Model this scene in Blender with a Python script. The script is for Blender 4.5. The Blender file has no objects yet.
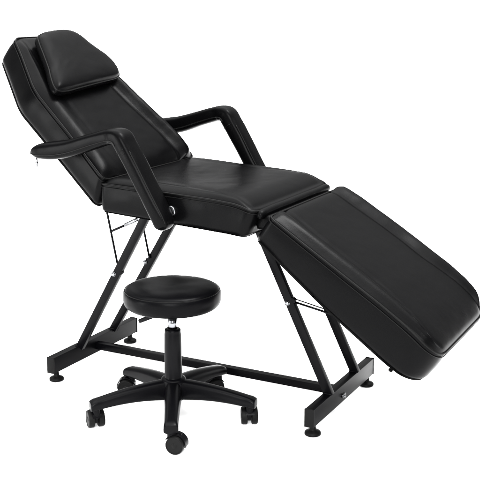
import bpy, bmesh, math, random
from mathutils import Vector, Matrix, noise
S = bpy.context.scene
COL = S.collection
PI = math.pi
random.seed(4)

# ------------------------------------------------------------------ camera
cam_d = bpy.data.cameras.new('camera'); cam = bpy.data.objects.new('camera', cam_d); COL.objects.link(cam)
PITCH, YAW = 0.231315, 0.485204
cam.location = (2.29224, -3.07497, 1.38455)
fw = Vector((-math.sin(YAW)*math.cos(PITCH), math.cos(YAW)*math.cos(PITCH), -math.sin(PITCH)))
cam.rotation_euler = fw.to_track_quat('-Z', 'Y').to_euler()
cam_d.sensor_width = 36.0; cam_d.lens = 36.0*998.25/480.0
cam_d.clip_start = 0.05; cam_d.clip_end = 500
S.camera = cam
S.render.resolution_x = 1024; S.render.resolution_y = 1024

# ------------------------------------------------------------------ world and lamps
w = bpy.data.worlds.new('World'); S.world = w; w.use_nodes = True
WN = w.node_tree.nodes; WL = w.node_tree.links
wb = WN['Background']
# invented surroundings shaped for the reflections: bright overhead, dimmer towards the horizon
wt = WN.new('ShaderNodeTexCoord'); wsep = WN.new('ShaderNodeSeparateXYZ'); wr = WN.new('ShaderNodeValToRGB')
WL.new(wt.outputs['Generated'], wsep.inputs['Vector']); WL.new(wsep.outputs['Z'], wr.inputs['Fac'])
els = wr.color_ramp.elements
els[0].position = 0.0; els[0].color = (.14, .14, .14, 1)
els[1].position = 0.88; els[1].color = (1, 1, 1, 1)
for ps, c in ((.075, .14), (.12, .030), (.35, .085), (.60, .15)):
    e = els.new(ps); e.color = (c, c, c, 1)
WL.new(wr.outputs['Color'], wb.inputs['Color']); wb.inputs['Strength'].default_value = 9.6

def area(name, loc, target, size, sy, power, col=(1, 1, 1)):
    d = bpy.data.lights.new(name, 'AREA'); d.shape = 'RECTANGLE'; d.size = size; d.size_y = sy
    d.energy = power; d.color = col
    o = bpy.data.objects.new(name, d); COL.objects.link(o); o.location = loc
    o.rotation_euler = (Vector(target)-Vector(loc)).to_track_quat('-Z', 'Y').to_euler()
    return o
area('added_light_back', (-2.6, 4.2, 2.2), (0.5, 0, 0.6), 1.4, 1.2, 5)  # added unseen lamp for a soft sheen on the seat top
area('added_light_top', (1.7, 0.3, 4.0), (0.6, 0, 0.6), 1.3, 0.8, 260)  # added overhead lamp that puts highlights on the cushion ridges
area('added_light_front', (3.2, -5.4, 2.8), (0.6, 0, 0.1), 3.2, 2.2, 750)  # added behind the camera to lift the shadows on the floor
area('added_light_left', (-1.7, -3.1, 0.9), (0.2, 0, 0.7), 1.3, 1.1, 115)  # added low lamp, out of view, brightening the near cushion sides

vs = S.view_settings
vs.view_transform = 'Standard'; vs.look = 'None'; vs.exposure = 0.0; vs.gamma = 1.0
S.render.engine = 'CYCLES'

# ------------------------------------------------------------------ materials
def mat(name, col, rough=0.4, spec=0.3, metal=0.0, bumps=(), mottle=0.0, coat=0.0, rvar=0.0):
    m = bpy.data.materials.new(name); m.use_nodes = True
    nt = m.node_tree; N = nt.nodes; L = nt.links
    b = N['Principled BSDF']
    b.inputs['Base Color'].default_value = (*col, 1)
    b.inputs['Roughness'].default_value = rough
    b.inputs['Metallic'].default_value = metal
    b.inputs['Specular IOR Level'].default_value = spec
    if coat: b.inputs['Coat Weight'].default_value = coat; b.inputs['Coat Roughness'].default_value = 0.25
    tc = N.new('ShaderNodeTexCoord')
    if mottle:
        n = N.new('ShaderNodeTexNoise'); n.inputs['Scale'].default_value = 9; n.inputs['Detail'].default_value = 5
        L.new(tc.outputs['Object'], n.inputs['Vector'])
        r = N.new('ShaderNodeMapRange'); r.inputs['To Min'].default_value = 1-mottle; r.inputs['To Max'].default_value = 1+mottle
        L.new(n.outputs['Fac'], r.inputs['Value'])
        h = N.new('ShaderNodeVectorMath'); h.operation = 'SCALE'; h.inputs[0].default_value = col
        L.new(r.outputs['Result'], h.inputs['Scale']); L.new(h.outputs['Vector'], b.inputs['Base Color'])
    if rvar:
        n = N.new('ShaderNodeTexNoise'); n.inputs['Scale'].default_value = 14; n.inputs['Detail'].default_value = 6
        L.new(tc.outputs['Object'], n.inputs['Vector'])
        r = N.new('ShaderNodeMapRange'); r.inputs['To Min'].default_value = rough-rvar; r.inputs['To Max'].default_value = rough+rvar
        L.new(n.outputs['Fac'], r.inputs['Value']); L.new(r.outputs['Result'], b.inputs['Roughness'])
    prev = None
    for kind, scale, strength, dist in bumps:
        if kind == 'noise':
            n = N.new('ShaderNodeTexNoise'); n.inputs['Scale'].default_value = scale; n.inputs['Detail'].default_value = 3
            out = n.outputs['Fac']
        else:
            n = N.new('ShaderNodeTexVoronoi'); n.inputs['Scale'].default_value = scale
            out = n.outputs['Distance']
        L.new(tc.outputs['Object'], n.inputs['Vector'])
        bp = N.new('ShaderNodeBump'); bp.inputs['Strength'].default_value = strength; bp.inputs['Distance'].default_value = dist
        L.new(out, bp.inputs['Height'])
        if prev: L.new(prev.outputs['Normal'], bp.inputs['Normal'])
        prev = bp
    if prev: L.new(prev.outputs['Normal'], b.inputs['Normal'])
    return m

LEATHER = mat('black_vinyl', (0.0008, 0.0008, 0.0009), 0.30, 0.026,
              bumps=(('voronoi', 420, 0.16, 0.0006), ('noise', 16, 0.16, 0.004), ('noise', 5, 0.10, 0.01)), mottle=0.15, rvar=0.06)
STOOLV = mat('black_stool_vinyl', (0.0008, 0.0008, 0.001), 0.34, 0.024, bumps=(('voronoi', 420, 0.14, 0.0006), ('noise', 9, 0.12, 0.004)), mottle=0.12, rvar=0.04)
CLOTH = mat('black_dust_cover_cloth', (0.006, 0.006, 0.006), 1.0, 0.0, bumps=(('noise', 300, 0.2, 0.0006),))
PIPE = mat('black_piping', (0.0015, 0.0015, 0.0015), 0.4, 0.05)
STEEL = mat('black_powder_coated_steel', (0.0010, 0.0010, 0.0013), 0.33, 0.036, bumps=(('noise', 500, 0.12, 0.0004),), rvar=0.05)
PLASTIC = mat('black_moulded_plastic', (0.0011, 0.0011, 0.0014), 0.30, 0.036, bumps=(('noise', 380, 0.15, 0.0004),), rvar=0.05)
RUBBER = mat('black_rubber', (0.002, 0.002, 0.002), 0.5, 0.05)
CHROME = mat('polished_chrome', (0.13, 0.133, 0.14), 0.12, 0.5, 1.0, rvar=0.04)
ZINC = mat('zinc_plated_steel', (0.16, 0.163, 0.17), 0.28, 0.5, 1.0, rvar=0.06)
WHITEP = mat('white_floor_paint', (0.96, 0.96, 0.96), 0.8, 0.1, mottle=0.01)

# ------------------------------------------------------------------ helpers
def obj(name, bm, m, parent=None, smooth=True, recalc=True):
    if recalc: bmesh.ops.recalc_face_normals(bm, faces=bm.faces)
    me = bpy.data.meshes.new(name); bm.to_mesh(me); bm.free()
    me.materials.append(m)
    for p in me.polygons: p.use_smooth = smooth
    o = bpy.data.objects.new(name, me); COL.objects.link(o)
    if parent: o.parent = parent
    return o
def sharp(o, deg=35):
    me = o.data; bm = bmesh.new(); bm.from_mesh(me)
    for e in bm.edges:
        if len(e.link_faces) == 2 and e.calc_face_angle(0) > math.radians(deg): e.smooth = False
    bm.to_mesh(me); bm.free(); return o
def thing(name, label, cat, loc=(0, 0, 0)):
    o = bpy.data.objects.new(name, None); COL.objects.link(o); o.location = loc
    o.empty_display_size = 0.1
    o['label'] = label; o['category'] = cat
    return o
def add_box(bm, M, sx, sy, sz, bev=0.0, seg=2):
    """box of full size sx,sy,sz centred on M"""
    r = bmesh.ops.create_cube(bm, size=1.0, matrix=M @ Matrix.Diagonal((sx, sy, sz, 1)))
    if bev:
        es = list({e for v in r['verts'] for e in v.link_edges})
        bmesh.ops.bevel(bm, geom=es, offset=bev, segments=seg, profile=0.6, affect='EDGES')
def frame_to(a, b, up=Vector((0, 1, 0))):
    """matrix whose Z runs a->b, Y close to 'up', origin at the middle"""
    a, b = Vector(a), Vector(b); z = (b-a).normalized()
    x = up.cross(z).normalized(); y = z.cross(x)
    m = Matrix((x, y, z)).transposed().to_4x4(); m.translation = (a+b)/2
    return m, (b-a).length
def bar(bm, a, b, tx, ty, bev=0.003):
    m, l = frame_to(a, b); add_box(bm, m, tx, ty, l, bev)
def add_cyl(bm, a, b, r, r2=None, n=24, bev=0.0):
    m, l = frame_to(a, b, Vector((0.01, 1, 0.02)).normalized())
    r2 = r if r2 is None else r2
    res = bmesh.ops.create_cone(bm, cap_ends=True, segments=n, radius1=r, radius2=r2, depth=l, matrix=m)
    if bev:
        es = [e for e in {e for v in res['verts'] for e in v.link_edges} if any(len(f.verts) > 4 for f in e.link_faces)]
        bmesh.ops.bevel(bm, geom=es, offset=bev, segments=2, profile=0.5, affect='EDGES')
def add_lathe(bm, prof, M=Matrix.Identity(4), n=48, closed=True):
    """prof: list of (r,z); axis = local Z"""
    rings = []
    for r, z in prof:
        if r < 1e-6: rings.append([bm.verts.new(M @ Vector((0, 0, z)))])
        else: rings.append([bm.verts.new(M @ Vector((r*math.cos(2*PI*k/n), r*math.sin(2*PI*k/n), z))) for k in range(n)])
    for A, B in zip(rings, rings[1:]):
        for k in range(n):
            k2 = (k+1) % n
            if len(A) == 1 and len(B) == 1: continue
            if len(A) == 1: bm.faces.new((A[0], B[k2], B[k]))
            elif len(B) == 1: bm.faces.new((A[k], A[k2], B[0]))
            else: bm.faces.new((A[k], A[k2], B[k2], B[k]))
def add_tube(bm, pts, r, n=8, closed=False, taper=None):
    pts = [Vector(p) for p in pts]; N = len(pts); rings = []
    up = Vector((0.13, 0.2, 1)).normalized(); prev = None
    for i, p in enumerate(pts):
        if closed: t = pts[(i+1) % N]-pts[i-1]
        else: t = pts[min(i+1, N-1)]-pts[max(i-1, 0)]
        t.normalize()
        x = (prev - t*prev.dot(t)) if prev else t.cross(up)
        if x.length < 1e-5: x = t.orthogonal()
        x.normalize(); prev = x; y = t.cross(x)
        rr = r*(taper(i/(N-1)) if taper else 1)
        rings.append([bm.verts.new(p + x*rr*math.cos(2*PI*k/n) + y*rr*math.sin(2*PI*k/n)) for k in range(n)])
    m = N if closed else N-1
    for i in range(m):
        A, B = rings[i], rings[(i+1) % N]
        for k in range(n): bm.faces.new((A[k], A[(k+1) % n], B[(k+1) % n], B[k]))
    if not closed:
        bm.faces.new(rings[0][::-1]); bm.faces.new(rings[-1])
def interp(tab, x):
    if x <= tab[0][0]: return tab[0][1]
    for (a, va), (b, vb) in zip(tab, tab[1:]):
        if x <= b: return va+(vb-va)*(x-a)/(b-a)
    return tab[-1][1]
def smooth_tab(tab, x, k=0.02):
    return sum(interp(tab, x+d*k) for d in (-1.5, -1, -.5, 0, .5, 1, 1.5))/7
def sstep(a, b, x):
    t = min(1, max(0, (x-a)/(b-a))); return t*t*(3-2*t)
def catmull(P, n=8):
    P = [Vector(p) for p in P]; out = []
    for i in range(len(P)-1):
        p0 = P[max(i-1, 0)]; p1 = P[i]; p2 = P[i+1]; p3 = P[min(i+2, len(P)-1)]
        for k in range(n):
            t = k/n
            out.append(0.5*((2*p1)+(p2-p0)*t+(2*p0-5*p1+4*p2-p3)*t*t+(3*p1-p0-3*p2+p3)*t**3))
    out.append(P[-1]); return out

# ------------------------------------------------------------------ upholstered cushion
def cushion(name, parent, P0, deg, L, wn, wf, zt, zb, r0, r1, puff, ridge=0.006, re=0.062, shear0=0.0, shear1=0.0,
            bulge=0.006, rb=0.02, nu=90, nv=56, wrinkle=0.0012, seed=0.0, pipe_r=0.0036, ridge_on=(1, 1), end_round=(1, 1),
            bottom_pipe=False, crease=None, side_fold=0.0):
    """P0=(x,z) of the top near hinge line, deg = direction of +u in the XZ plane; u along, v = world Y, n = up normal.
       wn/wf half widths on the near (-Y) and far side, zt/zb height of top seam and of the underside along u"""
    th = math.radians(deg); d = Vector((math.cos(th), 0, math.sin(th)))
    nrm = Vector((-math.sin(th), 0, math.cos(th)))
    if nrm.z < 0: nrm = -nrm
    O = Vector((P0[0], 0, P0[1]))
    def W(u, v, h):
        f = (interp(zt, u)-h)/max(0.02, interp(zt, u)-interp(zb, u))
        f = max(-0.2, min(1.1, f))
        uu = u + shear0*f*(1-sstep(0, L*0.5, u)) + shear1*f*sstep(L*0.5, L, u)
        return O + d*uu + Vector((0, v, 0)) + nrm*h
    def width(u, tab):
        b = smooth_tab(tab, u)
        for r, du in ((r0, u), (r1, L-u)):
            if du < r: b -= r-math.sqrt(max(0, r*r-(r-du)**2))
        return b
    us = []
    for i in range(nu+1):
        t = i/nu; c = (1-math.cos(PI*t))/2; us.append(L*(0.35*t+0.65*c))
    ss = []
    for j in range(nv+1):
        t = -1+2*j/nv; ss.append(0.45*t+0.55*math.sin(t*PI/2))
    def top(u, v, a, b):
        e_s = (v+a) if v < 0 else (b-v); e_e = min(u/max(.01, end_round[0]), (L-u)/max(.01, end_round[1]))
        k = 0.012
        e = -k*math.log(math.exp(-min(e_s, .4)/k)+math.exp(-min(e_e, .4)/k)) if min(e_s, e_e) < .1 else min(e_s, e_e)
        e = max(0, e)
        h = puff*(1-math.exp(-e/0.020))
        on = ridge_on[0] if v < 0 else ridge_on[1]
        fade = (.75+.25*sstep(0.0, 0.10, u))*sstep(0.0, 0.07, L-u)
        wob = 0.10*noise.noise(Vector((u*5, seed, 3 if v < 0 else 7)))
        wb_ = re*(1+wob)*(0.28+0.72*sstep(-.05, .34, L-u))*(1.12-.12*sstep(0, .15, u))
        x = e_s/wb_
        h += on*ridge*fade*(math.exp(-((x-.52)/.30)**2)-0.35*math.exp(-((x-1.15)/.16)**2))
        q = sstep(0, 0.02, e)
        h += q*wrinkle*(noise.noise(Vector((u*14+seed, v*7, seed)))+0.6*noise.noise(Vector((u*34, v*21+seed, seed))))
        h += q*0.0012*noise.noise(Vector((u*3.5+seed, v*3.5, 1.7)))
        if crease: h += q*crease(u, v)
        return interp_s(zt, u)+h
    def interp_s(tab, u): return smooth_tab(tab, u)
    bm = bmesh.new()
    G = []
    for u in us:
        a = width(u, wn); b = width(u, wf)
        G.append([bm.verts.new(W(u, (s*a if s < 0 else s*b), top(u, (s*a if s < 0 else s*b), a, b))) for s in ss])
    for i in range(nu):
        for j in range(nv): bm.faces.new((G[i][j], G[i+1][j], G[i+1][j+1], G[i][j+1]))
    # boundary loop
    idx = [(i, 0) for i in range(nu)]+[(nu, j) for j in range(nv)]+[(i, nv) for i in range(nu, 0, -1)]+[(0, j) for j in range(nv, 0, -1)]
    uv = []
    for i, j in idx:
        u = us[i]; s = ss[j]; uv.append((u, s*width(u, wn) if s < 0 else s*width(u, wf)))
    n = len(uv)
    nor = []
    for k in range(n):
        ax, ay = uv[k-1]; bx, by = uv[(k+1) % n]
        tx, ty = bx-ax, by-ay; l = math.hypot(tx, ty) or 1
        nor.append((ty/l, -tx/l))
    # smooth the normals
    for _ in range(3):
        nor = [((nor[k-1][0]+2*nor[k][0]+nor[(k+1) % n][0])/4, (nor[k-1][1]+2*nor[k][1]+nor[(k+1) % n][1])/4) for k in range(n)]
    rows = [0.03, 0.08, 0.16, 0.27, 0.4, 0.52, 0.64, 0.75, 0.84, 0.91, 0.96, 0.99, 1.0]
    prev = [G[i][j] for i, j in idx]
    per = 0.0
    for f in rows:
        ring = []; per = 0.0
        for k in range(n):
            u, v = uv[k]; nx, ny = nor[k]
            t0 = interp_s(zt, u); b0 = interp_s(zb, u); D = t0-b0
            o = bulge*math.sin(PI*min(1, f*1.05))
            rem = (1-f)*D
            if rem < rb: o -= rb-math.sqrt(max(0, rb*rb-(rb-rem)**2))
            per += math.hypot(u-uv[k-1][0], v-uv[k-1][1])
            o += sstep(0, .15, f)*sstep(0, .2, 1-f)*(0.0016*noise.noise(Vector((per*9, f*1.5, seed+5)))+side_fold*noise.noise(Vector((per*16, f*2.2, seed+9))))
            ring.append(bm.verts.new(W(u+nx*o, v+ny*o, t0-f*D)))
        for k in range(n):
            k2 = (k+1) % n
            bm.faces.new((prev[k], prev[k2], ring[k2], ring[k]))
        prev = ring
    # underside: shrunken grid bridged by a fan of the last ring
    cu = sum(p[0] for p in uv)/n; cv = sum(p[1] for p in uv)/n
    last = prev; nf0 = len(bm.faces)
    for sc in (0.985, 0.8, 0.4):
        ring = [bm.verts.new(W(cu+(uv[k][0]-cu)*sc, cv+(uv[k][1]-cv)*sc, interp_s(zb, cu+(uv[k][0]-cu)*sc))) for k in range(n)]
        for k in range(n):
            k2 = (k+1) % n; bm.faces.new((last[k], last[k2], ring[k2], ring[k]))
        last = ring
    c = bm.verts.new(W(cu, cv, interp_s(zb, cu)))
    for k in range(n): bm.faces.new((last[k], last[(k+1) % n], c))
    bm.faces.ensure_lookup_table()
    for i_ in range(nf0, len(bm.faces)): bm.faces[i_].material_index = 1
    o = obj(name, bm, LEATHER, parent); o.data.materials.append(CLOTH)
    # welt piping along the top seam (and the lower one)
    def loop(off, hf, skip=None):
        out = []
        for k in range(n):
            u, v = uv[k]; nx, ny = nor[k]
            t0 = interp_s(zt, u); b0 = interp_s(zb, u)
            p = W(u+nx*off, v+ny*off, t0-hf*(t0-b0))
            if not out or (p-out[-1]).length > 0.004: out.append(p)
        return out
    bm = bmesh.new(); add_tube(bm, loop(0.0012, 0.0), pipe_r, 8, True)
    add_tube(bm, loop(0.004, 0.10), pipe_r*0.45, 6, True)
    obj('piping', bm, PIPE, o, recalc=True)
    return o, W

# ================================================================== the setting
bm = bmesh.new()
bmesh.ops.create_circle(bm, cap_ends=True, segments=96, radius=60)
floor = obj('floor', bm, WHITEP, smooth=False); floor['kind'] = 'structure'

# ================================================================== the treatment bed
bed = thing('treatment_bed', 'black vinyl reclining treatment bed with raised backrest, armrests and sloping leg rest', 'treatment bed', (0.53, 0, 0))
bed_inv = Vector((0.53, 0, 0))
parts = []
BED = None   # parts are built in world coordinates and then parented keeping place
def adopt(root, objs):
    for o in objs:
        o.parent = root; o.matrix_parent_inverse = Matrix.Translation(-Vector(root.location))
    return objs

# --- backrest
back, Wb = cushion('backrest', None, (0.301, 0.799), 136, 0.675,
    wn=[(0, .300), (.2, .284), (.42, .276), (.675, .150)], wf=[(0, .312), (.2, .275), (.36, .240), (.44, .215), (.675, .135)],
    zt=[(0, 0), (.6, 0), (.675, -.006)], zb=[(0, -.10), (.2, -.108), (.42, -.114), (.675, -.116)],
    r0=0.025, r1=0.03, puff=0.020, ridge=0.013, re=0.080, shear0=-0.045, seed=1.3, rb=0.022, bulge=0.005, ridge_on=(0.55, 2.0), side_fold=0.0018)
# --- seat
def seat_crease(u, v):
    r = math.hypot((u-.25)/.22, v/.2)
    return -0.010*math.exp(-r*r) - 0.010*sstep(.50, .60, u)
seat, Ws = cushion('seat', None, (0.285, 0.786), -2.3, 0.598,
    wn=[(0, .300), (.6, .300)], wf=[(0, .300), (.6, .298)],
    zt=[(0, 0), (.45, 0), (.54, -.004), (.605, -.026)], zb=[(0, -.100), (.3, -.104), (.54, -.107), (.605, -.112)],
    r0=0.02, r1=0.03, puff=0.022, ridge=0.004, re=0.06, seed=4.1, rb=0.014, bulge=0.004, shear1=-0.03,
    end_round=(1, 1), crease=seat_crease, side_fold=0.0022, wrinkle=0.0006)
# --- leg rest
leg, Wl = cushion('leg_rest', None, (0.936, 0.733), -31.7, 0.680,
    wn=[(0, .300), (.3, .305), (.69, .308)], wf=[(0, .298), (.3, .300), (.5, .287), (.69, .248)],
    zt=[(0, -.002), (.45, 0), (.56, -.004), (.63, -.014), (.69, -.034)], zb=[(0, -.098), (.29, -.133), (.56, -.151), (.63, -.150), (.69, -.143)],
    r0=0.02, r1=0.080, puff=0.014, ridge=0.015, re=0.078, ridge_on=(1.0, 1.35), seed=8.7, rb=0.022, bulge=0.004, shear0=-0.004, end_round=(.6, .35), side_fold=0.0016, wrinkle=0.0008)

# --- padded roll between seat and leg rest
bm = bmesh.new()
pts = []
for k in range(41):
    v = -0.283+0.567*k/40
    pts.append((0.888+0.001*noise.noise(Vector((v*20, 0, 0))), v, 0.730+0.002*noise.noise(Vector((v*9, 3, 0)))))
add_tube(bm, pts, 0.0165, 14, False, taper=lambda t: min(1, 0.55+(min(t, 1-t)*14)))
roll = obj('hinge_roll', bm, LEATHER)
bm = bmesh.new()
add_box(bm, Matrix.Translation((0.893, 0, 0.700)), 0.055, 0.52, 0.05, 0.012)
flap = obj('hinge_flap', bm, LEATHER)

# --- armrests: one padded sweep each
def armrest(y, side, dx=0.0, dz=0.0, hs=1.0):
    ctl = [(.040, .886, .004, .020), (.058, .889, .018, .031), (.085, .892, .027, .036), (.14, .898, .031, .038), (.21, .911, .030, .037), (.30, .939, .0275, .036), (.36, .9565, .0265, .036),
           (.386, .9610, .0270, .040), (.411, .9550, .0290, .042), (.432, .9260, .0290, .042), (.469, .868, .0280, .042), (.511, .797, .0272, .042),
           (.541, .745, .0274, .041), (.564, .703, .0282, .039), (.572, .684, .0265, .035), (.577, .674, .0215, .031), (.580, .667, .0140, .024), (.5815, .6635, .005, .012)]
    P = catmull([(a+dx, b+dz, c*hs) for a, b, c, d_ in ctl], 8)
    Wd = catmull([(d_, 0, 0) for a, b, c, d_ in ctl], 8)
    bm = bmesh.new(); rings = []; n = 36; N = len(P); seamA = []; seamB = []; seamC = []; elbow = []
    kE = 8*9
    for i, p in enumerate(P):
        a = P[max(i-2, 0)]; b = P[min(i+2, N-1)]
        t = Vector((b.x-a.x, 0, b.y-a.y)).normalized(); nn = Vector((-t.z, 0, t.x))
        h = p.z; wd = Wd[i].x; ring = []
        # the underside pinches in at the elbow
        for k in range(n):
            q = 2*PI*k/n; c, s = math.cos(q), math.sin(q); ex = 2/3.5
            yy = math.copysign(abs(c)**ex, c)*wd; zz = math.copysign(abs(s)**ex, s)*h
            zz += (0.0012*noise.noise(Vector((i*.12, q*1.2, side*3))))*(1 if abs(s) > .3 else .3)
            yy += 0.0012*noise.noise(Vector((i*.15, q, side*5+2)))
            ring.append(bm.verts.new(Vector((p.x, y+yy, p.y))+nn*zz))
        rings.append(ring)
        if 2 < i < kE-2: seamC.append(Vector((p.x, y-wd*1.0, p.y))-nn*h*0.42)
        if i > kE+2 and i < N-22:
            seamA.append(Vector((p.x, y-wd*0.855, p.y))+nn*h*0.86)
            seamB.append(Vector((p.x, y+wd*0.855, p.y))+nn*h*0.86)
        if i == kE+1:
            for k in range(n+1):
                q = 2*PI*k/n; c, s = math.cos(q), math.sin(q); ex = 2/3.5
                elbow.append(Vector((p.x, y+math.copysign(abs(c)**ex, c)*wd*1.01, p.y))+nn*math.copysign(abs(s)**ex, s)*h*1.0)
    for A, B in zip(rings, rings[1:]):
        for k in range(n): bm.faces.new((A[k], A[(k+1) % n], B[(k+1) % n], B[k]))
    bm.faces.new(rings[0][::-1]); bm.faces.new(rings[-1])
    o = obj('armrest', bm, LEATHER)
    bm = bmesh.new(); add_tube(bm, seamA, 0.0024, 6); add_tube(bm, seamC, 0.0019, 6)
    add_tube(bm, elbow[17:38] if side < 0 else elbow[17:38], 0.0016, 6)
    obj('seam', bm, PIPE, o)
    # pivot bushing between arm and seat
    yi = y-side*0.034; ys = side*0.303
    bm = bmesh.new(); add_cyl(bm, (.574+dx, yi, .718+dz), (.574+dx, ys-side*0.004, .718+dz), 0.0185, n=28, bev=0.002)
    obj('pivot_washer', bm, ZINC, o)
    # screw hanging below the pad's rear tip
    if side < 0:
        bm = bmesh.new(); add_cyl(bm, (.052, y, .870), (.052, y, .834), 0.0030, n=10); add_cyl(bm, (.052, y, .852), (.052, y, .842), 0.0048, n=10)
        obj('screw', bm, ZINC, o)
    return o
arm1 = armrest(-0.348, -1)
arm2 = armrest(0.352, 1, 0.020, 0.012, 1.08)

# --- steel frame
frame = []
BX, BW, BA, Z0, Z1, RX = 0.0, 0.032, 0.28, 0.038, 0.100, 1.0575
for x in (BX, RX):
    bm = bmesh.new(); add_box(bm, Matrix.Translation((x+BW/2, 0, (Z0+Z1)/2)), BW, 2*BA-0.006, Z1-Z0, 0.0025)
    b = sharp(obj('base_bar', bm, STEEL), 40)
    for sy in (-1, 1):
        bm = bmesh.new()
        add_box(bm, Matrix.Translation((x+BW/2, sy*(BA-0.0015), (Z0+Z1)/2)), BW+0.002, 0.005, Z1-Z0+0.002, 0.0015)
        obj('end_cap', bm, RUBBER, b)
        bm = bmesh.new()
        add_lathe(bm, [(0, 0.0005), (.024, 0.0005), (.0275, .003), (.0275, .009), (.024, .013), (.013, .017), (.011, .021), (.009, .040), (0, .040)],
                  Matrix.Translation((x+BW/2, sy*(BA-.032), 0)), 32)
        sharp(obj('foot', bm, RUBBER, b), 50)
    if x == RX:
        bm = bmesh.new()
        add_cyl(bm, (x+BW, -0.03, .062), (x+BW+.006, -0.03, .062), .008, n=20, bev=.001)
        add_cyl(bm, (x+BW+.006, -0.03, .062), (x+BW+.012, -0.03, .062), .0055, n=6)
        add_cyl(bm, (x+BW, -0.012, .062), (x+BW+.004, -0.012, .062), .005, n=16)
        obj('bolt', bm, ZINC, b)
    frame.append(b)
bm = bmesh.new(); bar(bm, (BX+BW, 0.0, .066), (RX, 0.0, .066), 0.028, 0.028, .002)
cb = sharp(obj('crossbar', bm, STEEL), 40); frame.append(cb)
def leg_bar(p0, p1, y, bolt, bs):
    bm = bmesh.new(); bar(bm, (p0[0], y, p0[1]), (p1[0], y, p1[1]), 0.031, 0.021, .002)
    o = sharp(obj('frame_leg', bm, STEEL), 40)
    bm = bmesh.new()
    y0 = y-.0105
    add_cyl(bm, (bolt[0], y0-.0025, bolt[1]), (bolt[0], y0, bolt[1]), .0095, n=20)
    add_lathe(bm, [(.0085, 0), (.008, .003), (.005, .0058), (0, .0068)], Matrix.Translation((bolt[0], y0-.0025, bolt[1])) @ Matrix.Rotation(PI/2, 4, 'X'), 20)
    obj('bolt', bm, ZINC, o)
    bm = bmesh.new()
    add_cyl(bm, (bolt[0]+bs, y+.006, bolt[1]+.010), (bolt[0]+bs, y-.010, bolt[1]+.010), .010, n=16, bev=.001)
    bar(bm, (bolt[0], y, bolt[1]+.006), (bolt[0]+bs, y, bolt[1]+.010), .016, .010, .001)
    obj('bracket', bm, STEEL, o)
    # weld bead where the leg meets the base bar
    dr = Vector((p1[0]-p0[0], 0, p1[1]-p0[1])).normalized()
    xc = p0[0]+dr.x*(Z1+.001-p0[1])/dr.z; hx = .0155/dr.z; hy = .0105
    loop = []
    for (xa, ya), (xb, yb) in (((-hx, -hy), (hx, -hy)), ((hx, -hy), (hx, hy)), ((hx, hy), (-hx, hy)), ((-hx, hy), (-hx, -hy))):
        m_ = 8
        for k in range(m_):
            t = k/m_; q_ = Vector((xc+xa+(xb-xa)*t, y+ya+(yb-ya)*t, Z1+.0008))
            if abs(q_.x-(BX+BW/2 if xc < .5 else RX+BW/2)) < BW/2+.002: loop.append(q_+Vector((random.uniform(-.0006, .0006), random.uniform(-.0006, .0006), random.uniform(-.0004, .0008))))
    bm = bmesh.new(); add_tube(bm, loop, .0030, 7, len(loop) == 32)
    obj('weld', bm, STEEL, o)
    frame.append(o); return o
for y in (-.12, .12):
    leg_bar((.036 if y < 0 else .024, .096), (.377 if y < 0 else .385, .686), y, (.211, .412) if y < 0 else (.192, .401), .026)
    leg_bar((1.078, .096), (.795, .672), y, (.921, .401) if y < 0 else (.985, .313), .018)
# seat subframe
for y in (-.15, .15):
    bm = bmesh.new(); bar(bm, (.31, y, .680), (.86, y, .664), .024, .024, .002)
    frame.append(sharp(obj('seat_rail', bm, STEEL), 40))
for x, z in ((.42, .674), (.80, .664)):
    bm = bmesh.new(); bar(bm, (x, -.138, z), (x, .138, z), .022, .022, .002)
    frame.append(sharp(obj('seat_rail', bm, STEEL), 40))
# leg rest support rails under the leg rest
th = math.radians(-31.7)
for y in (-.14, .14):
    bm = bmesh.new()
    a = Wl(0.03, y, -.098); b = Wl(0.30, y, -.131)
    bar(bm, a, b, .02, .02, .002); frame.append(sharp(obj('leg_rest_rail', bm, STEEL), 40))
# back adjusters: thin rods
def rod(name, a, b, r, m):
    bm = bmesh.new(); add_cyl(bm, a, b, r, n=14); o = obj(name, bm, m); frame.append(o); return o
for y in (-.105, .105):
    o = rod('adjuster_rod', (.129, y, .838), (.216, y, .420), .0042, STEEL)
    if y < 0:
        o2 = rod('adjuster_strut', (.183, y, .566), (.262, y, .603), .0045, STEEL)
        o3 = rod('ratchet_sleeve', (.250, y, .598), (.322, y, .634), .0070, ZINC)
        bm = bmesh.new(); add_cyl(bm, (.322, y+.008, .634), (.322, y-.012, .634), .010, n=18, bev=.001)
        frame.append(obj('strut_bolt', bm, ZINC))
        rod('adjuster_strut', (.318, y, .632), (.405, -.145, .674), .0042, STEEL)
    else:
        rod('adjuster_strut', (.183, y, .566), (.405, .145, .674), .0045, STEEL)
for q in (-1, 1):
    rod('leg_rest_strut', (.934, q*.108, .402), (1.190, q*.270, .424), .0038, STEEL)
    rod('leg_rest_strut', (.936, q*.104, .411), (1.168, q*.258, .432), .0022, STEEL)
# short locating pin under the leg rest
bm = bmesh.new(); a = Wl(0.583, -.268, -.14); b = Wl(0.583, -.268, -.170)
add_cyl(bm, a, b, .0045, n=12); add_cyl(bm, b, Wl(.583, -.268, -.176), .0075, n=14, bev=.001)
frame.append(obj('locating_pin', bm, RUBBER))
adopt(bed, [back, seat, leg, roll, flap, arm1, arm2]+frame)

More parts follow.
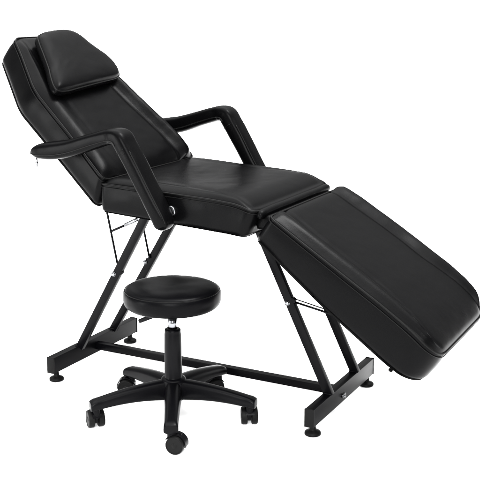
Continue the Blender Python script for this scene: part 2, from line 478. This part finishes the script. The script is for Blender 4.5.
# ================================================================== pillow lying on the backrest
def make_pillow():
    # outline in the plane of the backrest (u along, v across), soft trapezoid
    out = [(.360, -.248), (.380, -.254), (.425, -.230), (.465, -.203), (.525, -.172), (.585, -.142), (.618, -.118), (.633, -.075), (.640, -.03), (.645, .03), (.640, .082), (.618, .118), (.575, .138),
           (.530, .165), (.490, .186), (.45, .190), (.410, .174), (.390, .135), (.378, .02), (.364, -.12), (.356, -.205)]
    n0 = len(out); ring = []
    for i in range(n0):
        p0, p1, p2, p3 = out[i-1], out[i], out[(i+1) % n0], out[(i+2) % n0]
        for k in range(6):
            t = k/6; ring.append(tuple(0.5*((2*p1[a])+(p2[a]-p0[a])*t+(2*p0[a]-5*p1[a]+4*p2[a]-p3[a])*t*t+(3*p1[a]-p0[a]-3*p2[a]+p3[a])*t**3) for a in (0, 1)))
    n = len(ring); cu = .50; cv = -.02
    bm = bmesh.new()
    def base(u, v): return 0.048
    def layer(sc, h):
        return [bm.verts.new(Wb_plane(cu+(u-cu)*sc, cv+(v-cv)*sc, base(u, v)+h+0.0014*noise.noise(Vector((u*18*sc, v*18*sc, h*30))))) for u, v in ring]
    seq = []
    # underside -> waist seam -> face
    for sc, h in ((0.0, -.020), (.3, -.020), (.6, -.020), (.80, -.022), (.90, -.021), (.97, -.017), (1.012, -.010), (1.022, -.002), (1.014, .006), (.998, .0115), (.985, .0165), (.965, .0215), (.93, .0255), (.88, .0285), (.80, .0310), (.68, .0325), (.52, .0335), (.36, .034), (.18, .034), (0.0, .034)):
        if sc == 0.0: seq.append([bm.verts.new(Wb_plane(cu, cv, base(0, 0)+h))])
        else: seq.append(layer(sc, h))
    for A, B in zip(seq, seq[1:]):
        for k in range(n):
            k2 = (k+1) % n
            if len(A) == 1: bm.faces.new((A[0], B[k2], B[k]))
            elif len(B) == 1: bm.faces.new((A[k], A[k2], B[0]))
            else: bm.faces.new((A[k], A[k2], B[k2], B[k]))
    o = obj('pillow', bm, LEATHER)
    bm = bmesh.new()
    add_tube(bm, [Wb_plane(cu+(u-cu)*1.004, cv+(v-cv)*1.004, base(u, v)+.010) for u, v in ring], .0032, 8, True)
    obj('piping', bm, PIPE, o)
    o['label'] = 'black vinyl head pillow with welted edge, lying at the top of the reclined backrest'
    o['category'] = 'pillow'
    return o
thb = math.radians(136); db = Vector((math.cos(thb), 0, math.sin(thb))); nb = Vector((math.sin(thb), 0, -math.cos(thb)))
def Wb_plane(u, v, h): return Vector((.301, 0, .799))+db*u+Vector((0, v, 0))+nb*h
pillow = make_pillow()

# ================================================================== the stool
CX, CY = 0.592, -0.338
stool = thing('rolling_stool', 'small round black stool on five casters standing in front of the bed', 'stool', (CX, CY, 0))
sp = []
# seat
bm = bmesh.new()
prof = [(0, .398), (.10, .398), (.140, .400), (.152, .404), (.160, .413), (.1645, .426), (.1655, .438), (.1645, .449), (.1615, .457), (.1585, .4595), (.1560, .4625), (.150, .4665), (.135, .470), (.10, .472), (.05, .4715), (0, .471)]
P3 = catmull([(a, b, 0) for a, b in prof], 4)
add_lathe(bm, [(max(0, p.x), p.y) for p in P3], n=96)
for v in bm.verts:
    a = math.atan2(v.co.y, v.co.x); r = math.hypot(v.co.x, v.co.y)
    if r > .12:
        k = 1+0.006*noise.noise(Vector((math.cos(a)*3, math.sin(a)*3, v.co.z*18)))+.004*noise.noise(Vector((math.cos(a)*9, math.sin(a)*9, v.co.z*40)))
        v.co.x *= k; v.co.y *= k
    if v.co.z > .46: v.co.z += 0.0008*noise.noise(Vector((v.co.x*16, v.co.y*16, 2)))
sseat = obj('seat', bm, STOOLV, stool)
bm = bmesh.new()
add_tube(bm, [(.1592*math.cos(2*PI*k/96), .1592*math.sin(2*PI*k/96), .4592) for k in range(96)], .0016, 6, True)
obj('piping', bm, PIPE, sseat)
# mechanism under the seat with lever
bm = bmesh.new()
add_box(bm, Matrix.Translation((0, 0, .392)), .13, .13, .012, .003)
add_lathe(bm, [(.030, .386), (.026, .372), (.020, .368), (0, .368)], n=28)
obj('seat_plate', bm, STEEL, stool)
bm = bmesh.new()
# lever direction: towards the left of the picture
ld = Vector((-math.cos(YAW), -math.sin(YAW), 0))
ld = Vector((-0.98, 0.10, 0)).normalized()
add_tube(bm, [ld*.02+Vector((0, 0, .380)), ld*.045+Vector((0, 0, .372)), ld*.070+Vector((0, 0, .357)), ld*.10+Vector((0, 0, .344))], .0042, 8)
m, l = frame_to(ld*.080+Vector((0, 0, .352)), ld*.138+Vector((0, 0, .324)), Vector((0, 1, 0)))
add_box(bm, m, .015, .030, l, .005)
obj('height_lever', bm, PLASTIC, stool)
# chrome rod, column
bm = bmesh.new(); add_cyl(bm, (0, 0, .30), (0, 0, .372), .0150, n=32); obj('gas_lift_rod', bm, CHROME, stool)
bm = bmesh.new()
add_lathe(bm, [(0, .321), (.017, .321), (.0240, .321), (.0270, .319), (.0278, .314), (.0278, .306), (.0288, .303), (.0294, .22), (.0300, .15), (.032, .146), (0, .146)], n=40)
sharp(obj('column', bm, PLASTIC, stool), 50)
# five legged base
PH = 0.529
def hubmesh():
    bm = bmesh.new()
    add_lathe(bm, [(0, .148), (.034, .148), (.041, .144), (.044, .136), (.044, .085), (.040, .072), (.030, .068), (0, .068)], n=40)
    return bm
hub = sharp(obj('hub', hubmesh(), PLASTIC, stool), 50)
def base_leg(ang):
    bm = bmesh.new(); rings = []
    R = .291; n = 24; steps = 22
    for i in range(steps+1):
        t = i/steps; r = .022+(R-.022)*t
        zt_ = .142-.006*t-.036*t**1.7
        zb_ = .072-.006*t + .010*math.sin(PI*t)
        if t > .96: zt_ -= .004*(t-.96)/.04
        wt = .0190+.004*(1-t); wb = .0290+.006*(1-t)**2 - .004*t
        wt += .004*sstep(.85, 1, t)
        hm = (zt_+zb_)/2; hh = (zt_-zb_)/2
        ring = []
        for k in range(n):
            q = 2*PI*k/n; c, s = math.cos(q), math.sin(q); ex = 2/3.5
            zz = math.copysign(abs(s)**ex, s); w_ = wb+(wt-wb)*(zz+1)/2
            yy = math.copysign(abs(c)**ex, c)*w_
            ring.append(bm.verts.new((r, yy, hm+zz*hh)))
        rings.append(ring)
    for A, B in zip(rings, rings[1:]):
        for k in range(n): bm.faces.new((A[k], A[(k+1) % n], B[(k+1) % n], B[k]))
    f0 = bm.faces.new(rings[0][::-1]); f1 = bm.faces.new(rings[-1])
    bmesh.ops.bevel(bm, geom=list(f1.edges), offset=.003, segments=2, profile=.5, affect='EDGES')
    o = obj('leg', bm, PLASTIC, stool); o.rotation_euler = (0, 0, ang)
    sharp(o, 60)
    return o
def caster_meshes():
    # local: origin on the floor under the stem, wheel axle along local Y, trailing towards +X
    r = .0300; off = .018; zc = r
    out = []
    for s in (-1, 1):
        bm = bmesh.new()
        M = Matrix.Translation((off, s*.0070, zc)) @ Matrix.Rotation(-s*PI/2, 4, 'X')
        add_lathe(bm, [(0, 0), (r*.9, 0), (r, .002), (r, .016), (r*.95, .0200), (r*.86, .0208), (r*.84, .0196), (r*.3, .0194), (r*.26, .0206), (0, .0210)], M, 36)
        out.append(('wheel', bm, RUBBER))
    bm = bmesh.new()
    # hood: shell arching over the wheels
    N = 22; A0, A1 = math.radians(22), math.radians(190); Ro, Ri = r+.0052, r+.0022; hw = .0155
    L1 = []
    for i in range(N+1):
        a = A0+(A1-A0)*i/N; q = []
        for rr, yy in ((Ri, -hw), (Ro, -hw), (Ro, hw), (Ri, hw)):
            q.append(bm.verts.new((off-rr*math.cos(a), yy, zc+rr*math.sin(a))))
        L1.append(q)
    for A, B in zip(L1, L1[1:]):
        for k in range(4): bm.faces.new((A[k], A[(k+1) % 4], B[(k+1) % 4], B[k]))
    bm.faces.new(L1[0]); bm.faces.new(L1[-1][::-1])
    # centre web between the wheels
    add_cyl(bm, (off, -.005, zc), (off, .005, zc), r*.62, n=28)
    add_box(bm, Matrix.Translation((off-.004, 0, zc+.020)), .044, .0105, .030, .002)
    # stem housing
    add_lathe(bm, [(0, .080), (.0105, .080), (.0125, .062), (.0135, .050), (.012, .040), (0, .040)], n=24)
    out.append(('hood', bm, PLASTIC))
    return out
cm = {}
protos = [(nm, obj(nm, b_, m_)) for nm, b_, m_ in caster_meshes()]
for _, p in protos: sharp(p, 45)
def caster(ang_leg, swivel, first):
    R = .270
    e = bpy.data.objects.new('caster', None); COL.objects.link(e); e.empty_display_size = .03
    e.parent = stool; e.location = (R*math.cos(ang_leg), R*math.sin(ang_leg), 0); e.rotation_euler = (0, 0, swivel)
    for nm, p in protos:
        o = p if first else p.copy()
        if not first: COL.objects.link(o)
        o.parent = e
sw = {198: math.radians(140), 270: math.radians(12), 342: math.radians(122), 54: math.radians(235), 126: math.radians(205)}
first = True
for a in (198, 270, 342, 54, 126):
    ang = math.radians(a if a != 270 else 269.4)+PH
    base_leg(ang); caster(ang, sw[a], first); first = False
